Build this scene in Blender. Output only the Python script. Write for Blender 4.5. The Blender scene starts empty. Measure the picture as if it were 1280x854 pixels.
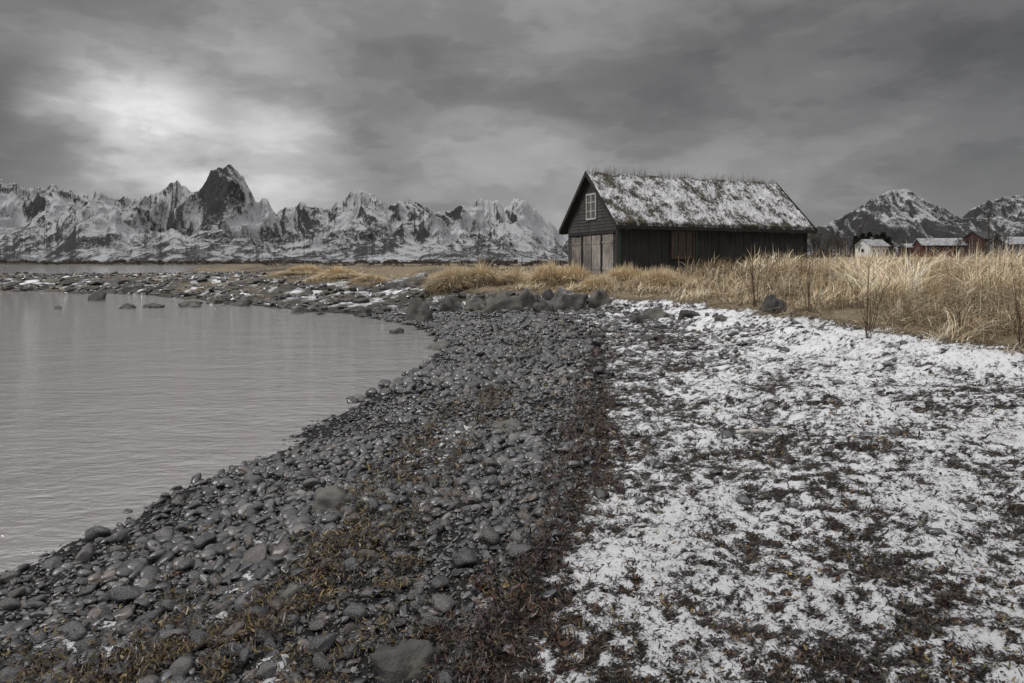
import bpy, bmesh, math, random
import numpy as np
from mathutils import Vector, noise as mnoise
random.seed(7); rng=np.random.default_rng(11)
C=bpy.context.scene.collection
FP=853.33; CZ=1.9; HY=330.0; CX=640.0

# ------------------------------------------------------------ helpers
def tag(o,label=None,cat=None,group=None,kind=None):
    if label: o['label']=label
    if cat: o['category']=cat
    if group: o['group']=group
    if kind: o['kind']=kind
    return o
def empty(name,loc,rz=0):
    o=bpy.data.objects.new(name,None); C.objects.link(o); o.location=loc; o.rotation_euler=(0,0,rz); return o
def link(name,me,mat,parent=None):
    o=bpy.data.objects.new(name,me); C.objects.link(o)
    if mat and not me.materials: me.materials.append(mat)
    if parent: o.parent=parent
    return o
def npmesh(name,V,F,smooth=True,tint=None,extra=None):
    V=np.asarray(V,dtype=np.float32).reshape(-1,3); F=np.asarray(F,dtype=np.int32); k=F.shape[1]
    me=bpy.data.meshes.new(name)
    me.vertices.add(len(V)); me.vertices.foreach_set('co',V.ravel())
    me.loops.add(F.size); me.loops.foreach_set('vertex_index',F.ravel())
    me.polygons.add(len(F)); me.polygons.foreach_set('loop_start',np.arange(0,F.size,k,dtype=np.int32))
    me.polygons.foreach_set('use_smooth',np.full(len(F),smooth))
    me.update(calc_edges=True)
    if tint is not None:
        t=np.ones((len(V),4),dtype=np.float32); t[:,:3]=np.asarray(tint).reshape(-1,3)
        me.attributes.new('tint','FLOAT_COLOR','POINT').data.foreach_set('color',t.ravel())
    if extra:
        for n,a in extra.items():
            me.attributes.new(n,'FLOAT','POINT').data.foreach_set('value',np.asarray(a,dtype=np.float32).ravel())
    return me
def gridfaces(ny,nx):
    i=np.arange(ny*nx).reshape(ny,nx)
    return np.stack([i[:-1,:-1],i[:-1,1:],i[1:,1:],i[1:,:-1]],-1).reshape(-1,4)
class MB:
    def __init__(s): s.v=[]; s.f=[]
    def loft(s,a,b):
        n=len(a); o=len(s.v); s.v+= [tuple(p) for p in a]+[tuple(p) for p in b]
        for i in range(n): s.f.append((o+i,o+(i+1)%n,o+n+(i+1)%n,o+n+i))
        s.f.append(tuple(range(o,o+n))[::-1]); s.f.append(tuple(range(o+n,o+2*n)))
        return s
    def box(s,x0,x1,y0,y1,z0,z1):
        return s.loft([(x0,y0,z0),(x1,y0,z0),(x1,y1,z0),(x0,y1,z0)],[(x0,y0,z1),(x1,y0,z1),(x1,y1,z1),(x0,y1,z1)])
    def tube(s,p,q,r0,r1,n=5):
        p=Vector(p);q=Vector(q);d=(q-p)
        if d.length<1e-6: return s
        d.normalize(); a=d.orthogonal().normalized(); b=d.cross(a)
        A=[p+(a*math.cos(t)+b*math.sin(t))*r0 for t in [2*math.pi*i/n for i in range(n)]]
        B=[q+(a*math.cos(t)+b*math.sin(t))*r1 for t in [2*math.pi*i/n for i in range(n)]]
        return s.loft(A,B)
    def build(s,name,mat,parent=None,smooth=False):
        me=bpy.data.meshes.new(name); me.from_pydata(s.v,[],s.f)
        bm=bmesh.new(); bm.from_mesh(me); bmesh.ops.recalc_face_normals(bm,faces=bm.faces); bm.to_mesh(me); bm.free()
        if smooth: me.polygons.foreach_set('use_smooth',[True]*len(me.polygons))
        return link(name,me,mat,parent)
# ---- numpy noise
def pn(x,y,seed=0):
    x=np.asarray(x,dtype=np.float64); y=np.asarray(y,dtype=np.float64)
    xi=np.floor(x).astype(np.int64); yi=np.floor(y).astype(np.int64); fx=x-xi; fy=y-yi
    def g(ix,iy,dx,dy):
        h=(ix*374761393+iy*668265263+seed*974634777)&0xffffffff
        h=((h^(h>>13))*1274126177)&0xffffffff; h=h^(h>>16); a=h/4294967296.0*2*np.pi
        return np.cos(a)*dx+np.sin(a)*dy
    u=fx*fx*fx*(fx*(fx*6-15)+10); v=fy*fy*fy*(fy*(fy*6-15)+10)
    a=g(xi,yi,fx,fy); b=g(xi+1,yi,fx-1,fy); c=g(xi,yi+1,fx,fy-1); d=g(xi+1,yi+1,fx-1,fy-1)
    return ((a+(b-a)*u)+((c+(d-c)*u)-(a+(b-a)*u))*v)*1.5
def fbm(x,y,o=5,seed=0,gain=.5):
    r=0;a=1.;t=0
    for i in range(o): r=r+a*pn(x*2**i+i*17.3,y*2**i-i*9.1,seed+i); t+=a; a*=gain
    return r/t*1.6
def ridged(x,y,o=6,seed=0):
    r=0;a=1.;t=0;w=1.
    for i in range(o):
        n=(1-np.abs(pn(x*2**i+i*5.7,y*2**i+i*3.3,seed+i)))**2
        n=n*w; w=np.clip(n*1.6,0,1); r=r+a*n; t+=a; a*=.5
    return r/t
def ss(a,b,x):
    t=np.clip((np.asarray(x,dtype=np.float64)-a)/(b-a),0,1); return t*t*(3-2*t)
def sdist(poly,X,Y):   # + inside
    P=np.array(poly,dtype=float); X=np.asarray(X,dtype=float);Y=np.asarray(Y,dtype=float)
    d=np.full(X.shape,1e18); ins=np.zeros(X.shape,bool)
    for i in range(len(P)):
        a=P[i];b=P[(i+1)%len(P)]; e=b-a
        t=np.clip(((X-a[0])*e[0]+(Y-a[1])*e[1])/(e@e),0,1)
        d=np.minimum(d,(X-a[0]-t*e[0])**2+(Y-a[1]-t*e[1])**2)
        if a[1]!=b[1]:
            c=((a[1]>Y)!=(b[1]>Y))&(X<(b[0]-a[0])*(Y-a[1])/(b[1]-a[1])+a[0]); ins^=c
    d=np.sqrt(d); return np.where(ins,d,-d)

# ------------------------------------------------------------ terrain
LAND=[(-5.5,-30),(-4.2,-4),(-3.7,1),(-3.15,4.2),(-2.5,6.2),(-2.1,9),(-1.75,12),(-1.45,14.7),(-2.1,18.5),(-3.4,22),(-6,25.5),(-9.5,29),(-16,35.5),(-25,43),(-38,50.6),(-62,60),(-85,72),(-62,78),(-42,84),(-50,110),(-95,200),(-140,300),(-300,900),(-900,3600),(9000,3600),(9000,-30)]
GRASS=[(60,-30),(14,1),(9,5.4),(6.6,8.6),(6.0,10.8),(5.6,13.8),(4.9,19),(2.8,23),(.3,26),(-2,28.0),(-3.8,29.5),(-4.4,33),(-8,45),(-20,60),(-31,76),(-60,130),(-140,310),(-290,900),(-800,3500),(8900,3500),(8900,-30)]
def xstrip(Y): return np.interp(Y,[-4,0,2.4,2.9,4.5,7,13,20,26,40],[-1.3,-.6,-.12,0,.38,.85,1.6,1.3,-2,-14])
def terrain(X,Y,fine=True):
    X=np.asarray(X,dtype=float);Y=np.asarray(Y,dtype=float)
    d=sdist(LAND,X,Y)+fbm(X*.9,Y*.9,3,3)*.28*ss(0,6,Y)+fbm(X*.12,Y*.12,3,5)*2.5*ss(25,45,Y)
    z=np.interp(d,[-60,-8,0,3,5,8,12,40,400],[-6,-.9,0,.33,.45,.62,.8,1.1,1.5])
    dg=sdist(GRASS,X,Y)+fbm(X*.5,Y*.5,3,8)*.5+fbm(X*1.6,Y*1.6,3,10)*.35+fbm(X*.2,Y*.2,3,9)*1.8*ss(30,60,Y)
    zg=.86+.045*np.clip(dg,0,11)+.6*ss(60,400,Y)
    w=ss(-1.7,.9,dg); z=z*(1-w)+np.maximum(z,zg)*w
    z=z+ss(60,210,Y)*ss(.25,.5,X/np.maximum(Y,1))*2.4
    if fine:
        near=ss(0,.8,d)
        z=z+near*(fbm(X*.7,Y*.7,4,21)*.06+fbm(X*4,Y*4,4,22)*.022*(1-ss(20,60,Y)))
        z=z+near*ss(25,35,Y)*(1-ss(80,150,Y))*fbm(X*.35,Y*.35,4,31)*.22*(1-w)
        z=z+near*ss(32,50,Y)*(1-ss(120,200,Y))*fbm(X*.15,Y*.1,4,33)*.35*w*ss(4,-6,X)
    return z,d,dg
PATCH=[]
def snowfield(X,Y,d,dg):
    s=X-xstrip(Y)
    bias=np.interp(s,[-9,-.5,-.05,.10,.25,.6,2,4,7],[-1.2,-1.0,-.75,-.24,.01,.07,.08,.16,.22])
    bias=bias-.10*ss(7,14,Y)*ss(3.4,.8,s)+.06*ss(5,9,Y)*ss(1.5,3.5,s)
    f=fbm(X*11+Y*1.2,Y*8,4,41,.74)*.58+fbm(X*2.6,Y*1.8,3,43)*.24+fbm(X*.7,Y*.5,3,44)*.20+bias
    for (px,py,r) in PATCH:
        f=np.maximum(f,.42-((X-px)**2+(Y-py)**2*.35)/(r*r)+fbm(X*8,Y*8,3,47)*.8)
    f2=fbm(X*.8,Y*.4,5,49,.65)*.8-.16+.12*np.exp(-((X+.5)**2+(Y-24)**2*.3)/6)
    w=ss(20,27,Y+np.maximum(0,-X)*.5); f=f*(1-w)+f2*w
    f=f-ss(-.2,.5,dg)*(.75)
    f=np.where(d<.35,-1,f)
    return f
def hit(px,py,water=True):
    u=(px-CX)/FP; k=(py-HY)/FP
    Ys=1.6*1.004**np.arange(1400); z,d,dg=terrain(u*Ys,Ys)
    if water: z=np.maximum(z,0)
    r=CZ-k*Ys; i=np.argmax(r<=z)
    if not (r<=z).any(): i=len(Ys)-1
    return float(u*Ys[i]),float(Ys[i]),float(z[i])
for (a,b,r) in [(330,690,.24),(90,802,.20),(300,735,.18),(575,542,.3),(540,575,.25),(150,815,.14),(335,845,.12),(650,440,.5),(470,430,.4),(610,470,.3)]:
    x,y,_=hit(a,b); PATCH.append((x,y,r))

# ------------------------------------------------------------ materials
def nd(nt,t,**k):
    n=nt.nodes.new(t)
    for a,b in k.items(): setattr(n,a,b)
    return n
def base(name):
    m=bpy.data.materials.new(name); m.use_nodes=True; nt=m.node_tree; b=nt.nodes['Principled BSDF']; return m,nt,b
def L(nt,a,b): nt.links.new(a,b)
def noise(nt,vec,scale,detail=5,rough=.6,dist=0):
    n=nd(nt,'ShaderNodeTexNoise'); n.inputs['Scale'].default_value=scale; n.inputs['Detail'].default_value=detail
    n.inputs['Roughness'].default_value=rough; n.inputs['Distortion'].default_value=dist
    if vec: L(nt,vec,n.inputs['Vector'])
    return n.outputs['Fac']
def ramp(nt,fac,stops):
    r=nd(nt,'ShaderNodeValToRGB'); e=r.color_ramp.elements
    while len(e)<len(stops): e.new(.5)
    for i,(p,c) in enumerate(stops):
        e[i].position=p; e[i].color=(c,c,c,1) if not hasattr(c,'__len__') else (*c,1)
    L(nt,fac,r.inputs['Fac']); return r.outputs['Color']
def math_(nt,op,a,b=None,c=None):
    m=nd(nt,'ShaderNodeMath',operation=op)
    for i,x in enumerate((a,b,c)):
        if x is None: continue
        if isinstance(x,(int,float)): m.inputs[i].default_value=x
        else: L(nt,x,m.inputs[i])
    return m.outputs[0]
def mix(nt,fac,a,b,mode='MIX'):
    m=nd(nt,'ShaderNodeMix',data_type='RGBA',blend_type=mode)
    for idx,x in ((0,fac),(6,a),(7,b)):
        if isinstance(x,(int,float)): m.inputs[idx].default_value=x
        elif isinstance(x,tuple): m.inputs[idx].default_value=(*x,1)
        else: L(nt,x,m.inputs[idx])
    return m.outputs[2]
def bump(nt,h,strength,dist,b):
    n=nd(nt,'ShaderNodeBump'); n.inputs['Strength'].default_value=strength; n.inputs['Distance'].default_value=dist
    L(nt,h,n.inputs['Height']); L(nt,n.outputs[0],b.inputs['Normal']); return n
def pmat(name,c1,c2,scale=6,rough=.85,bs=None,bstr=.5,bdist=.02,attr=False,orand=None,snow=None,stretch=None,spec=.5,plank=None):
    m,nt,b=base(name); tc=nd(nt,'ShaderNodeTexCoord'); vec=tc.outputs['Object']; v0=vec
    if stretch:
        mp=nd(nt,'ShaderNodeMapping'); mp.inputs['Scale'].default_value=stretch; L(nt,vec,mp.inputs['Vector']); vec=mp.outputs[0]
    n=noise(nt,vec,scale,6,.65); f=ramp(nt,n,[(.33,0.),(.67,1.)]); col=mix(nt,f,c1,c2)
    if stretch:
        col=mix(nt,1.0,col,ramp(nt,noise(nt,v0,.9,4,.6),[(.3,.55),(.7,1.5)]),'MULTIPLY')
    if attr:
        a=nd(nt,'ShaderNodeAttribute',attribute_name='tint'); col=mix(nt,1.0,col,a.outputs['Color'],'MULTIPLY')
    if orand:
        oi=nd(nt,'ShaderNodeObjectInfo'); rc=ramp(nt,oi.outputs['Random'],orand); col=mix(nt,1.0,col,rc,'MULTIPLY')
    if snow is not None:
        g=nd(nt,'ShaderNodeNewGeometry'); sx=nd(nt,'ShaderNodeSeparateXYZ'); L(nt,g.outputs['Normal'],sx.inputs[0])
        n2=noise(nt,g.outputs['Position'],5.2,7,.75)
        v=math_(nt,'ADD',sx.outputs[2],math_(nt,'MULTIPLY',n2,1.8)); sf=ramp(nt,math_(nt,'MULTIPLY',v,.4),[(snow,0.),(snow+.04,1.)])
        col=mix(nt,sf,col,(.7,.71,.74))
    L(nt,col,b.inputs['Base Color']); b.inputs['Roughness'].default_value=rough; b.inputs['Specular IOR Level'].default_value=spec
    if bstr: bump(nt,noise(nt,vec,bs or scale*3,6,.7),bstr,bdist,b)
    return m
STONES=[(.0,(.45,.46,.49)),(.2,(.9,.91,.96)),(.4,(1.2,1.17,1.14)),(.52,(.5,.5,.52)),(.66,(1.5,1.22,1.02)),(.82,(2.0,1.9,1.8)),(1.,(.3,.3,.3))]
M={}
M['cob']=pmat('cobble_stone',(.022,.023,.026),(.085,.085,.087),10,.22,40,.7,.006,orand=STONES,spec=.95)
M['cobs']=pmat('shingle_stone',(.022,.023,.026),(.085,.085,.087),10,.22,40,.7,.006,attr=True,spec=.95)
M['boul']=pmat('boulder_stone',(.022,.021,.020),(.115,.11,.102),3.5,.65,14,.9,.03,orand=[(0,(.6,.6,.62)),(.5,(1.,.97,.93)),(1,(1.4,1.32,1.22))])
M['bsnow']=pmat('snowy_boulder_stone',(.04,.038,.036),(.16,.15,.14),3.5,.8,14,.9,.03,snow=.75)
M['pale']=pmat('pale_boulder_stone',(.06,.057,.052),(.165,.155,.14),7,.6,25,.8,.015)
M['weed']=pmat('seaweed_litter',(.8,.8,.8),(1.2,1.2,1.2),9,.38,bstr=0,attr=True)
M['straw']=pmat('dry_straw',(.8,.8,.8),(1.15,1.15,1.15),2,.8,bstr=0,attr=True,spec=.2)
M['wallb']=pmat('black_tarred_boards',(.006,.007,.007),(.036,.038,.038),5,.75,20,.6,.012,stretch=(6,6,.5))
M['gable']=pmat('weathered_grey_boards',(.020,.019,.018),(.080,.077,.072),4,.85,20,.6,.012,stretch=(6,1.2,6))
M['door']=pmat('pale_weathered_planks',(.09,.080,.072),(.42,.39,.36),4,.85,18,.6,.01,stretch=(9,9,.7))
M['doord']=pmat('dark_weathered_planks',(.05,.045,.041),(.29,.265,.24),4,.85,18,.6,.01,stretch=(9,9,.7))
M['rust']=pmat('dull_brown_paint',(.048,.029,.021),(.105,.062,.044),8,.7,30,.4,.005)
M['green']=pmat('green_paint',(.02,.045,.028),(.045,.08,.05),8,.7,30,.3,.005)
M['white']=pmat('white_paint',(.55,.55,.54),(.75,.75,.74),8,.6,30,.2,.005)
M['gwin']=pmat('peeling_white_paint',(.32,.31,.30),(.58,.57,.55),6,.7,30,.3,.005)
M['black']=pmat('tar_black_board',(.008,.008,.008),(.03,.029,.027),6,.8,25,.4,.005)
M['red']=pmat('barn_red_paint',(.055,.018,.016),(.095,.028,.024),2,.8,8,.3,.01)
M['dred']=pmat('dark_red_paint',(.035,.016,.014),(.06,.025,.021),2,.8,8,.3,.01)
M['greyh']=pmat('grey_cladding',(.13,.135,.14),(.22,.22,.22),2,.8,8,.3,.01)
M['roofs']=pmat('snowy_roofing',(.12,.12,.125),(.42,.43,.45),1.2,.85,6,.3,.01)
M['roofd']=pmat('dark_roofing',(.02,.02,.022),(.07,.07,.074),2,.8,8,.3,.01)
M['bark']=pmat('bare_bark',(.03,.024,.02),(.075,.062,.052),6,.9,20,.4,.005)
M['stalk']=pmat('dry_brown_stalk',(.035,.022,.015),(.09,.055,.035),12,.9,bstr=0)
M['needle']=pmat('dark_evergreen',(.010,.016,.012),(.03,.038,.024),.8,.9,bstr=0)
M['thick']=pmat('brown_thicket',(.028,.026,.022),(.075,.06,.045),.06,.95,bstr=0)
M['drift']=pmat('bleached_driftwood',(.34,.32,.29),(.56,.53,.49),10,.85,30,.5,.004,stretch=(.6,5,5))
def glass(name,c,r=.08):
    m,nt,b=base(name); g=nd(nt,'ShaderNodeTexCoord'); n=noise(nt,g.outputs['Object'],2,3)
    L(nt,mix(nt,n,tuple(x*.6 for x in c),tuple(x*1.3 for x in c)),b.inputs['Base Color']); b.inputs['Roughness'].default_value=r; return m
M['glass']=glass('window_glass',(.10,.09,.092),.05); M['dglass']=glass('dark_glass',(.02,.022,.025)); M['rglass']=glass('brownish_glass',(.035,.028,.024),.15)

def ground_mat(name='beach_ground',snowc=((.70,.705,.73),(.88,.885,.90)),lo=.46,hi=.60):
    m,nt,b=base(name); tc=nd(nt,'ShaderNodeTexCoord'); P=tc.outputs['Object']
    a=nd(nt,'ShaderNodeAttribute',attribute_name='tint'); s=nd(nt,'ShaderNodeAttribute',attribute_name='snow')
    n=noise(nt,P,15,8,.80); n2=noise(nt,P,70,5,.75)
    col=mix(nt,1.,a.outputs['Color'],ramp(nt,n,[(.3,.4),(.7,1.6)]),'MULTIPLY')
    col=mix(nt,1.,col,ramp(nt,n2,[(.3,.4),(.7,1.6)]),'MULTIPLY')
    v=math_(nt,'ADD',s.outputs['Fac'],math_(nt,'MULTIPLY',math_(nt,'SUBTRACT',n,.5),1.9))
    v=math_(nt,'ADD',v,math_(nt,'MULTIPLY',math_(nt,'SUBTRACT',n2,.5),1.6))
    f=ramp(nt,math_(nt,'ADD',v,.5),[(lo,0.),(hi,1.)])
    n3=noise(nt,P,2.5,6,.7); sc=mix(nt,ramp(nt,n3,[(.3,0.),(.7,1.)]),*snowc)
    L(nt,mix(nt,f,col,sc),b.inputs['Base Color']); b.inputs['Roughness'].default_value=.8; b.inputs['Specular IOR Level'].default_value=.3
    h=math_(nt,'ADD',math_(nt,'MULTIPLY',n,1.),math_(nt,'MULTIPLY',n2,.5)); h=math_(nt,'ADD',h,math_(nt,'MULTIPLY',f,.35))
    bump(nt,h,1.,.03,b); return m
M['ground']=ground_mat()
M['turf']=ground_mat('frosted_turf',((.46,.46,.47),(.72,.725,.74)),.43,.68)
def water_mat():
    m,nt,b=base('sea_water'); tc=nd(nt,'ShaderNodeTexCoord')
    def mp(sx,sy,rz=0):
        q=nd(nt,'ShaderNodeMapping'); q.inputs['Scale'].default_value=(sx,sy,1); q.inputs['Rotation'].default_value=(0,0,rz); L(nt,tc.outputs['Object'],q.inputs['Vector']); return q.outputs[0]
    a=noise(nt,mp(3.4,7.0,.15),1.,5,.6,.5); c=noise(nt,mp(.5,1.0,-.15),1.,5,.55,.6); e=noise(nt,mp(10,21,.2),1.,3,.5)
    h=math_(nt,'ADD',math_(nt,'MULTIPLY',a,.6),math_(nt,'MULTIPLY',c,1.2)); h=math_(nt,'ADD',h,math_(nt,'MULTIPLY',e,.12))
    b.inputs['Base Color'].default_value=(.215,.197,.196,1); b.inputs['Roughness'].default_value=.05; b.inputs['IOR'].default_value=3.0
    bump(nt,h,.9,.085,b); return m
M['water']=water_mat()
def mount_mat(name,amt,hz=0):
    m,nt,b=base(name); g=nd(nt,'ShaderNodeNewGeometry'); P=g.outputs['Position']
    sx=nd(nt,'ShaderNodeSeparateXYZ'); L(nt,g.outputs['Normal'],sx.inputs[0])
    at=nd(nt,'ShaderNodeAttribute',attribute_name='snow')
    mp=nd(nt,'ShaderNodeMapping'); mp.inputs['Scale'].default_value=(1,.6,.35); L(nt,P,mp.inputs[0])
    n=noise(nt,mp.outputs[0],.022,9,.8); n2=noise(nt,mp.outputs[0],.09,8,.85); n3=noise(nt,P,.0028,5,.6)
    nz=math_(nt,'MULTIPLY',math_(nt,'SUBTRACT',sx.outputs[2],.78),.85)
    nz=math_(nt,'ADD',nz,math_(nt,'MULTIPLY',sx.outputs[0],.40))
    v=math_(nt,'ADD',nz,at.outputs['Fac'])
    v=math_(nt,'ADD',v,math_(nt,'MULTIPLY',math_(nt,'SUBTRACT',n,.5),1.3)); v=math_(nt,'ADD',v,math_(nt,'MULTIPLY',math_(nt,'SUBTRACT',n2,.5),2.5))
    v=math_(nt,'ADD',v,math_(nt,'MULTIPLY',math_(nt,'SUBTRACT',n3,.5),.6))
    f=ramp(nt,math_(nt,'ADD',v,.5),[(amt-.08,0.),(amt+.34,1.)])
    rock=mix(nt,ramp(nt,n2,[(.34,0.),(.66,1.)]),(.034,.034,.037),(.135,.131,.128))
    L(nt,mix(nt,f,rock,(.74,.75,.775)),b.inputs['Base Color']); b.inputs['Roughness'].default_value=.9; b.inputs['Specular IOR Level'].default_value=.15
    bump(nt,math_(nt,'ADD',n,math_(nt,'MULTIPLY',n2,.7)),1.,42,b); return m

# ------------------------------------------------------------ ground sheet
NX=860
Yp=[1.0]
while Yp[-1]<70: Yp.append(Yp[-1]*1.0064)
while Yp[-1]<4300: Yp.append(Yp[-1]*1.028)
Yp=np.array(Yp); U=np.linspace(-1.65,1.65,NX)
GY,GU=np.meshgrid(Yp-1.6,U,indexing='ij'); GX=GU*(GY+1.6)
z,d,dg=terrain(GX,GY); sn=snowfield(GX,GY,d,dg)
z=z+.012*ss(-.1,.3,sn)*(1-ss(25,60,GY))
s_=GX-xstrip(GY)
col=np.zeros(GX.shape+(3,))
def setc(w,c):
    global col
    w=np.clip(w,0,1)[...,None]; col=col*(1-w)+np.array(c)*w
setc(np.ones_like(z),(.020,.019,.018))
setc(ss(-.2,.3,s_),(.032,.022,.016))
setc(ss(22,30,GY),(.055,.048,.036))
setc(ss(26,50,GY)*ss(-.1,.4,fbm(GX*.3,GY*.2,4,61)),(.14,.11,.065))
setc(ss(-.3,.5,dg),(.20,.158,.10))
setc(ss(60,150,GY)*ss(0,3,dg),(.24,.19,.12))
setc(ss(35,60,GY)*ss(0,3,dg)*ss(-.1,.3,fbm(GX*.12,GY*.05,4,64)),(.075,.063,.048))
setc(ss(80,160,GY)*ss(-.1,.3,fbm(GX*.02,GY*.012,4,62)),(.09,.076,.055))
setc(ss(.45,.0,d)*ss(60,30,GY),(.014,.013,.012))
me=npmesh('ground',np.stack([GX,GY,z],-1),gridfaces(*GX.shape),True,col,{'snow':sn})
tag(link('ground',me,M['ground']),'stony beach rising to snow litter and a flat straw coloured field','ground',kind='structure')
me=bpy.data.meshes.new('water'); me.from_pydata([(-14000,-60,0),(14000,-60,0),(14000,14000,0),(-14000,14000,0)],[],[(0,1,2,3)])
tag(link('water',me,M['water']),'calm grey sea with fine ripples','water',kind='structure')

# ------------------------------------------------------------ mountains
def mountains(name,label,prof,foot,Yr,Y0,Y1,u0,u1,nu,nt_,seed,mat,sb=0,jg=1.,calm=None):
    px=np.linspace(u0,u1,nu); A=np.array(prof,float); Bf=np.array(foot,float); sc=Yr/5000.
    rj=(ridged(px*.045,px*0+seed,5,seed+60)-.55)*9*jg
    if calm: rj=rj*(1-.8*ss(calm[0]-8,calm[0]+4,px)*ss(calm[1]+8,calm[1]-4,px))
    jag=fbm(px*.13,px*0+seed,5,seed,.65)*2.6*jg+rj
    Pp=np.interp(px,A[:,0],HY-A[:,1]); Ph=Pp+jag*np.clip(Pp/60,0,1)
    def sm(n): k=np.exp(-np.linspace(-2,2,2*n+1)**2); k/=k.sum(); return np.convolve(np.pad(Ph,n,'edge'),k,'valid')
    Psm=sm(18); Psm2=sm(80)
    F=np.interp(px,Bf[:,0],HY-Bf[:,1])+fbm(px*.05,px*0+3,5,seed+9,.6)*4
    q=np.linspace(0,1,nt_)**1.5
    Ys=np.concatenate([(Yr-(Yr-Y0)*q)[::-1],np.linspace(Yr,Y1,12)[1:]])
    YY,PX=np.meshgrid(Ys,px,indexing='ij'); XX=(PX-CX)/FP*YY
    t=np.clip((Yr-YY)/(Yr-Y0),0,1); tb=np.clip((YY-Yr)/(Y1-Yr),0,1)
    wx=XX+fbm(XX/500,YY/500,4,seed+3)*150*sc; wy=YY+fbm(XX/500,YY/500,4,seed+4)*150*sc
    rg=ridged(wx/(700*sc),wy/(1300*sc),6,seed+5)
    rib=ridged(wx/(330*sc),wy/(760*sc),7,seed+15); fine=ridged(wx/(80*sc),wy/(170*sc),5,seed+25)
    a1=ss(0.01,.11,t); a2=ss(.06,.4,t)
    P=Ph[None,:]*(1-a1)+Psm[None,:]*a1; P=P*(1-a2)+Psm2[None,:]*a2
    g=(1-t)**1.45
    h1=P*g*(1-.62*ss(0,.16,t)*(1-np.clip(rg*1.8-.15,0,1)))*(1-tb)**1.5
    tf=.46+.07*fbm(px*.02,px*0,3,seed+30)[None,:]; w=np.where(t<tf,(tf-t)/.30,(t-tf)/.52)
    h2=F[None,:]*np.clip(1-w,0,1)*(.62+.55*np.clip(rg*1.6-.1,0,1))
    k=6.; m=np.maximum(h1,h2); h=m+np.log1p(np.exp(-np.abs(h1-h2)/k))*k*.6*ss(.03,.15,t)*(1-t)
    h=h+ss(0,.05,t)*(1-t)**.7*(rib-.55)*23*np.clip(h/30,0,1)+ss(0,.02,t)*(1-t)**.7*(fine-.5)*7*np.clip(h/30,0,1)
    h=h*ss(1.0,.93,t)-(t>.985)*2-tb**2*3
    Z=h/FP*YY
    sn=.24-(rib-.5)*.45-(fine-.5)*.65+sb+.16*ss(40,75,h)-.28*ss(50,24,h)-.10*ss(22,4,h)
    if calm:
        PXX=PX; tw=ss(calm[0]-14,calm[0]+6,PXX)*ss(calm[1]+14,calm[1]-8,PXX)
        sn=sn-.36*tw*ss(50,80,h)+.26*ss(545,620,PXX)*ss(20,40,h)-.12*ss(130,30,PXX)
    V=np.stack([XX,YY,Z],-1); me=npmesh(name,V,gridfaces(*XX.shape),True,None,{'snow':sn})
    tag(link(name,me,mat),label,'mountains',kind='structure')
LP=[(-260,262),(-180,240),(-100,250),(-40,232),(0,225),(14,228),(40,238),(58,233),(76,232),(92,241),(106,245),(130,240),(150,250),(175,250),(200,241),(214,229),(224,228),(238,240),(249,240),(255,230),(259,222),(263,214),(268,213),(272,209),(280,210),(286,205),(291,209),(296,210),(300,217),(304,220),(310,232),(320,251),(327,246),(333,250),(345,263),(363,256),(380,254),(400,262),(415,258),(425,250),(439,238),(455,238),(470,247),(488,258),(500,250),(515,252),(530,262),(550,266),(565,262),(580,257),(600,250),(611,246),(630,256),(643,250),(654,248),(670,262),(690,280),(706,296),(730,306),(770,313),(830,318),(930,326)]
LF=[(-260,280),(-100,285),(0,302),(30,296),(60,284),(85,268),(110,258),(140,262),(160,272),(195,284),(215,280),(240,288),(280,298),(330,305),(380,300),(430,304),(480,298),(505,280),(530,271),(556,279),(590,292),(620,300),(660,312),(700,320),(930,328)]
RP=[(820,324),(900,318),(960,305),(1010,291),(1040,277),(1075,259),(1100,243),(1118,236),(1134,236),(1155,249),(1180,262),(1203,273),(1213,262),(1235,252),(1260,246),(1282,242),(1320,234),(1370,246),(1450,280),(1560,300)]
RF=[(820,328),(1000,316),(1060,308),(1100,304),(1150,306),(1200,308),(1260,300),(1320,296),(1560,315)]
mountains('mountain_range','jagged snowy mountain range across the water',LP,LF,5000,3300,6200,-260,930,1500,260,5,mount_mat('snowy_rock_slopes',.50),0,1.,(249,318))
mountains('mountain_range','two snow dusted peaks beyond the farm buildings on the right',RP,RF,7200,5200,8600,820,1560,620,150,77,mount_mat('distant_snowy_slopes',.54),-.10,.25)

# ------------------------------------------------------------ stones
def ico(sub):
    bm=bmesh.new(); bmesh.ops.create_icosphere(bm,subdivisions=sub,radius=1); bm.verts.ensure_lookup_table()
    V=np.array([v.co[:] for v in bm.verts]); F=np.array([[v.index for v in f.verts] for f in bm.faces]); bm.free(); return V,F
ICO={k:ico(k) for k in (2,3,4)}
def stone(sub,seed,ang=.5,flat=.55,rough=.1):
    V,F=ICO[sub]; V=V.copy(); r=np.random.default_rng(seed)
    for i in range(int(4+8*ang)):
        n=r.normal(size=3); n/=np.linalg.norm(n); c=r.uniform(.58,.86)
        dd=np.clip(V@n-c,0,None); V-=dd[:,None]*n*(.6+.4*ang)
    off=Vector(r.uniform(-50,50,3))
    for i in range(len(V)):
        p=Vector(V[i]); f=mnoise.fractal(p*1.3+off,.9,2.1,4)*rough*1.6; V[i]*=1+f
    V*=np.array([1.0,r.uniform(.5,.9),flat*r.uniform(.7,1.2)])
    V/=np.abs(V[:,0]).max(); return V,F
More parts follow.
